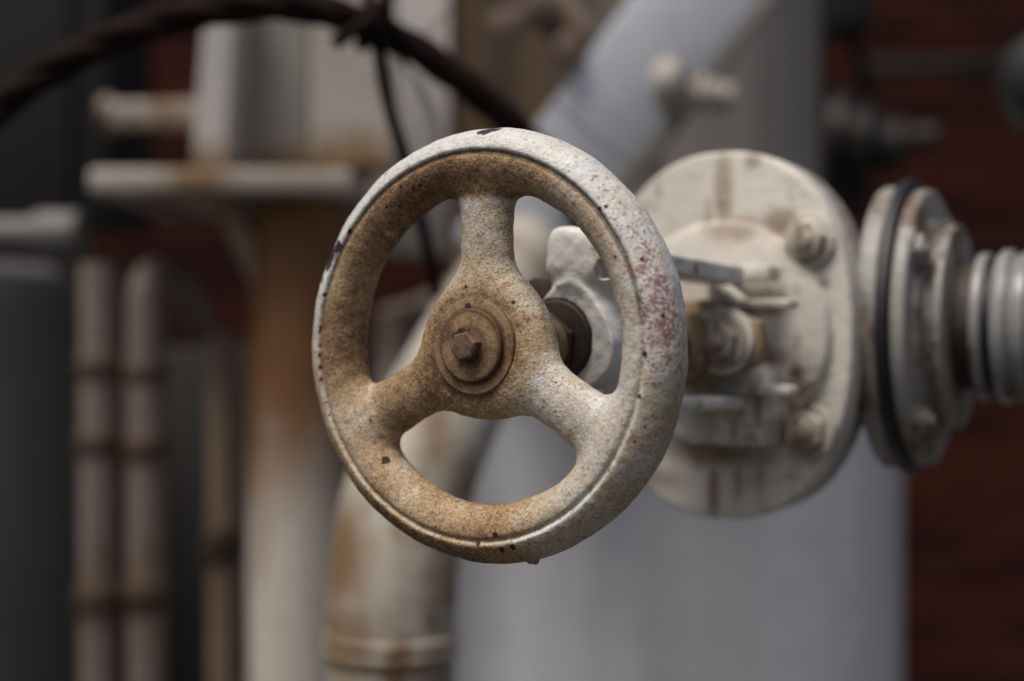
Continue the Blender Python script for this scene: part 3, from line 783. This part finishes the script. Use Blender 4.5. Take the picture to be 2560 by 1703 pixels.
def vpipe(name, px, d, rad, top, mat, label, rings, elbow=None):
    e = empty(name, P(px, 1400, d), label, 'pipe')
    pts = [P(px, 3000, d), P(px, 2000, d), P(px, 1400, d), P(px, (top + 1400) / 2, d), P(px, top + 90, d)]
    if elbow: pts += elbow
    else: pts += [P(px, top, d)]
    tube('pipe', smooth_path([rel(e, p) for p in pts], 80), rad, mat, e, 28)
    for (py, rr, hh) in rings:
        q = rel(e, P(px, py, d)); lathe('coupling', rprof(rr, -hh, hh, .003), M['rust_ring'], e, q, (0, 0, 1), 28)
    return e
M['thin'] = painted('thin_pipe_paint', (.20, .165, .138), amount=.62, scale=5, fine=60, rust=(.11, .065, .035))
rg = [(918, .0245, .010), (1105, .025, .011), (1490, .026, .014)]
rg2 = [(932, .0240, .009), (1118, .025, .012), (1478, .026, .012), (1505, .023, .01)]
M['rust_ring'] = painted('rusty_coupling', (.085, .055, .032), amount=.7, scale=12, fine=60, rust=(.05, .03, .018))
vpipe('riser_pipe', 248, 1.55, .0205, 660, M['thin'], 'left one of two thin risers with rusty couplings', rg)
vpipe('riser_pipe', 366, 1.55, .0205, 720, M['thin'], 'thin riser with elbow right of its straight twin', rg2,
      [P(372, 715, 1.56), P(405, 690, 1.6), P(455, 715, 1.72), P(495, 790, 1.85)])
vpipe('back_pipe', 560, 1.75, .0185, 830, M['gusset'], 'brown stained thin pipe beside the thick post', [(1360, .025, .02)])
lp = empty('black_cabinet', P(440, 1500, 2.1), 'black cabinet low between the risers and the post', 'cabinet')
pbox('case', 300, 870, 640, 2600, 2.1, 2.4, M['dark_panel'], lp, .008)
pbox('door', 318, 900, 620, 2600, 2.085, 2.099, M['dark_panel'], lp, .004)

# right side: pipe valve in the shade, bar on the wall, dark round edge
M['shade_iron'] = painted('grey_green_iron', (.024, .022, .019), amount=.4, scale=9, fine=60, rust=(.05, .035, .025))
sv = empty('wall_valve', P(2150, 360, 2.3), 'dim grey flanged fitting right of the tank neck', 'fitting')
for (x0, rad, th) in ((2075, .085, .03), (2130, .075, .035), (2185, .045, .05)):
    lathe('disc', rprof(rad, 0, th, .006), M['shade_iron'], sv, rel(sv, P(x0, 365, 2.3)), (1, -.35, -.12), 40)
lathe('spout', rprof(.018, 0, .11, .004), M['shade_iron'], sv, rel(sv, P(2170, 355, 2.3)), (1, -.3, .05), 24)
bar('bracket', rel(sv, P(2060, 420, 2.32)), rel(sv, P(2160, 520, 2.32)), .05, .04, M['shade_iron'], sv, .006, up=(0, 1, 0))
wb = empty('wall_bar', P(2350, 165, 4.45), 'black bar fixed across the brick wall', 'bar')
M['black_bar'] = plain('black_bar_paint', (.006, .005, .005), .7)
bar('bar', rel(wb, P(2170, 178, 4.45)), rel(wb, P(2700, 148, 4.45)), .075, .05, M['black_bar'], wb, .006)
for x in (2215, 2600):
    p = P(x, 170, 4.45); lathe('mount', rprof(.03, 0, .16, .004), M['dark_panel'], wb, rel(wb, p), (0, 1, 0), 20)
jb = empty('junction_box', P(2130, 20, 2.2), 'black junction box at the top beside the tank neck', 'box')
pbox('case', 2085, -120, 2185, 75, 2.2, 2.3, M['black_bar'], jb, .008)
pbox('lid', 2090, -115, 2180, 68, 2.188, 2.199, M['black_bar'], jb, .004)
tube('conduit', smooth_path([rel(jb, p) for p in (P(2135, 70, 2.25), P(2135, 110, 2.25), P(2150, 160, 2.27), P(2165, 230, 2.3))], 20), .010, M['black_bar'], jb, 14)
hd = empty('black_disc', P(2660, 195, 1.3), 'black rounded cover cut off by the right edge', 'cover')
lathe('cover', [(.010, -.03), (.035, -.022), (.047, -.006), (.0505, .006), (.0505, .03)], plain('black_cover', (.022, .024, .024), .5), hd, (0, 0, 0), (0, 1, 0), 48)
lathe('knob', rprof(.016, -.045, -.02, .003), M['dark_panel'], hd, (0, 0, 0), (0, 1, 0), 24)

# twisted black cable and the wire tied round it
t = NT('black_cable'); M['cable'] = t.out(t.mix(t.noise(90, 4), (.020, .0115, .0095), (.010, .0065, .006)), .92, 0, t.bump(t.noise(400, 4), .7, .001), .08)
cab = empty('twisted_cable', P(0, 280, .9), 'thick twisted dark cable arching across the upper left', 'cable')
cp = smooth_path([rel(cab, p) for p in (P(-330, 560, .86), P(-130, 390, .88), P(20, 245, .9), P(180, 145, .91), P(340, 75, .92), P(520, 28, .93), P(700, 12, .94), P(850, 38, .95), P(980, 90, .96), P(1110, 170, .97), P(1220, 255, .98), P(1330, 365, 1.0), P(1420, 480, 1.05), P(1480, 600, 1.15))], 260)
for k in range(3): tube('strand', cp, .0077, M['cable'], cab, 14, helix=(.0040, 5, k * 2.094))
tie = empty('wire_tie', P(935, 80, .94), 'dark wire knotted round the cable with hanging tail', 'wire')
tube('tail', smooth_path([rel(tie, p) for p in (P(920, 60, .945), P(945, 120, .94), P(962, 220, .945), P(985, 310, .95), P(1020, 420, .96), P(1055, 560, .98), P(1095, 740, 1.0))], 60), .0046, M['cable'], tie, 12)
tube('end', smooth_path([rel(tie, p) for p in (P(838, 108, .935), P(872, 84, .93), P(915, 60, .928), P(950, 20, .932), P(985, -40, .94))], 40), .0048, M['cable'], tie, 12)
tube('end', smooth_path([rel(tie, p) for p in (P(915, -60, .95), P(922, 0, .935), P(945, 55, .93), P(960, 100, .935))], 30), .0046, M['cable'], tie, 12)
tube('wrap', [rel(tie, P(925, 68, .945)) + Vector((.010 * math.cos(a) * .8 + .002 * a / 6, .013 * math.sin(a), .013 * math.cos(a))) for a in [k * .25 for k in range(60)]], .0032, M['cable'], tie, 10)
# two stray wire hairs
for (lab_, pts) in (('thin wire hair hanging right of the knotted tail', ((990, 130), (1030, 190), (1075, 300), (1090, 370))), ('thin wire hair slanting across the pale duct', ((1385, 255), (1460, 320), (1540, 380), (1600, 425))), ('thin pale wire hair curving below the cable knot', ((1000, 150), (1060, 230), (1095, 330), (1100, 420))),
                    ('thin pale wire hair running up from the cable knot', ((1130, 20), (1080, 70), (1040, 110), (1010, 130)))):
    o = tube('wire_hair', smooth_path([P(x, y, .97) for x, y in pts], 30), .0009, M['thin'], None, 8); tag(o, lab_, 'wire')
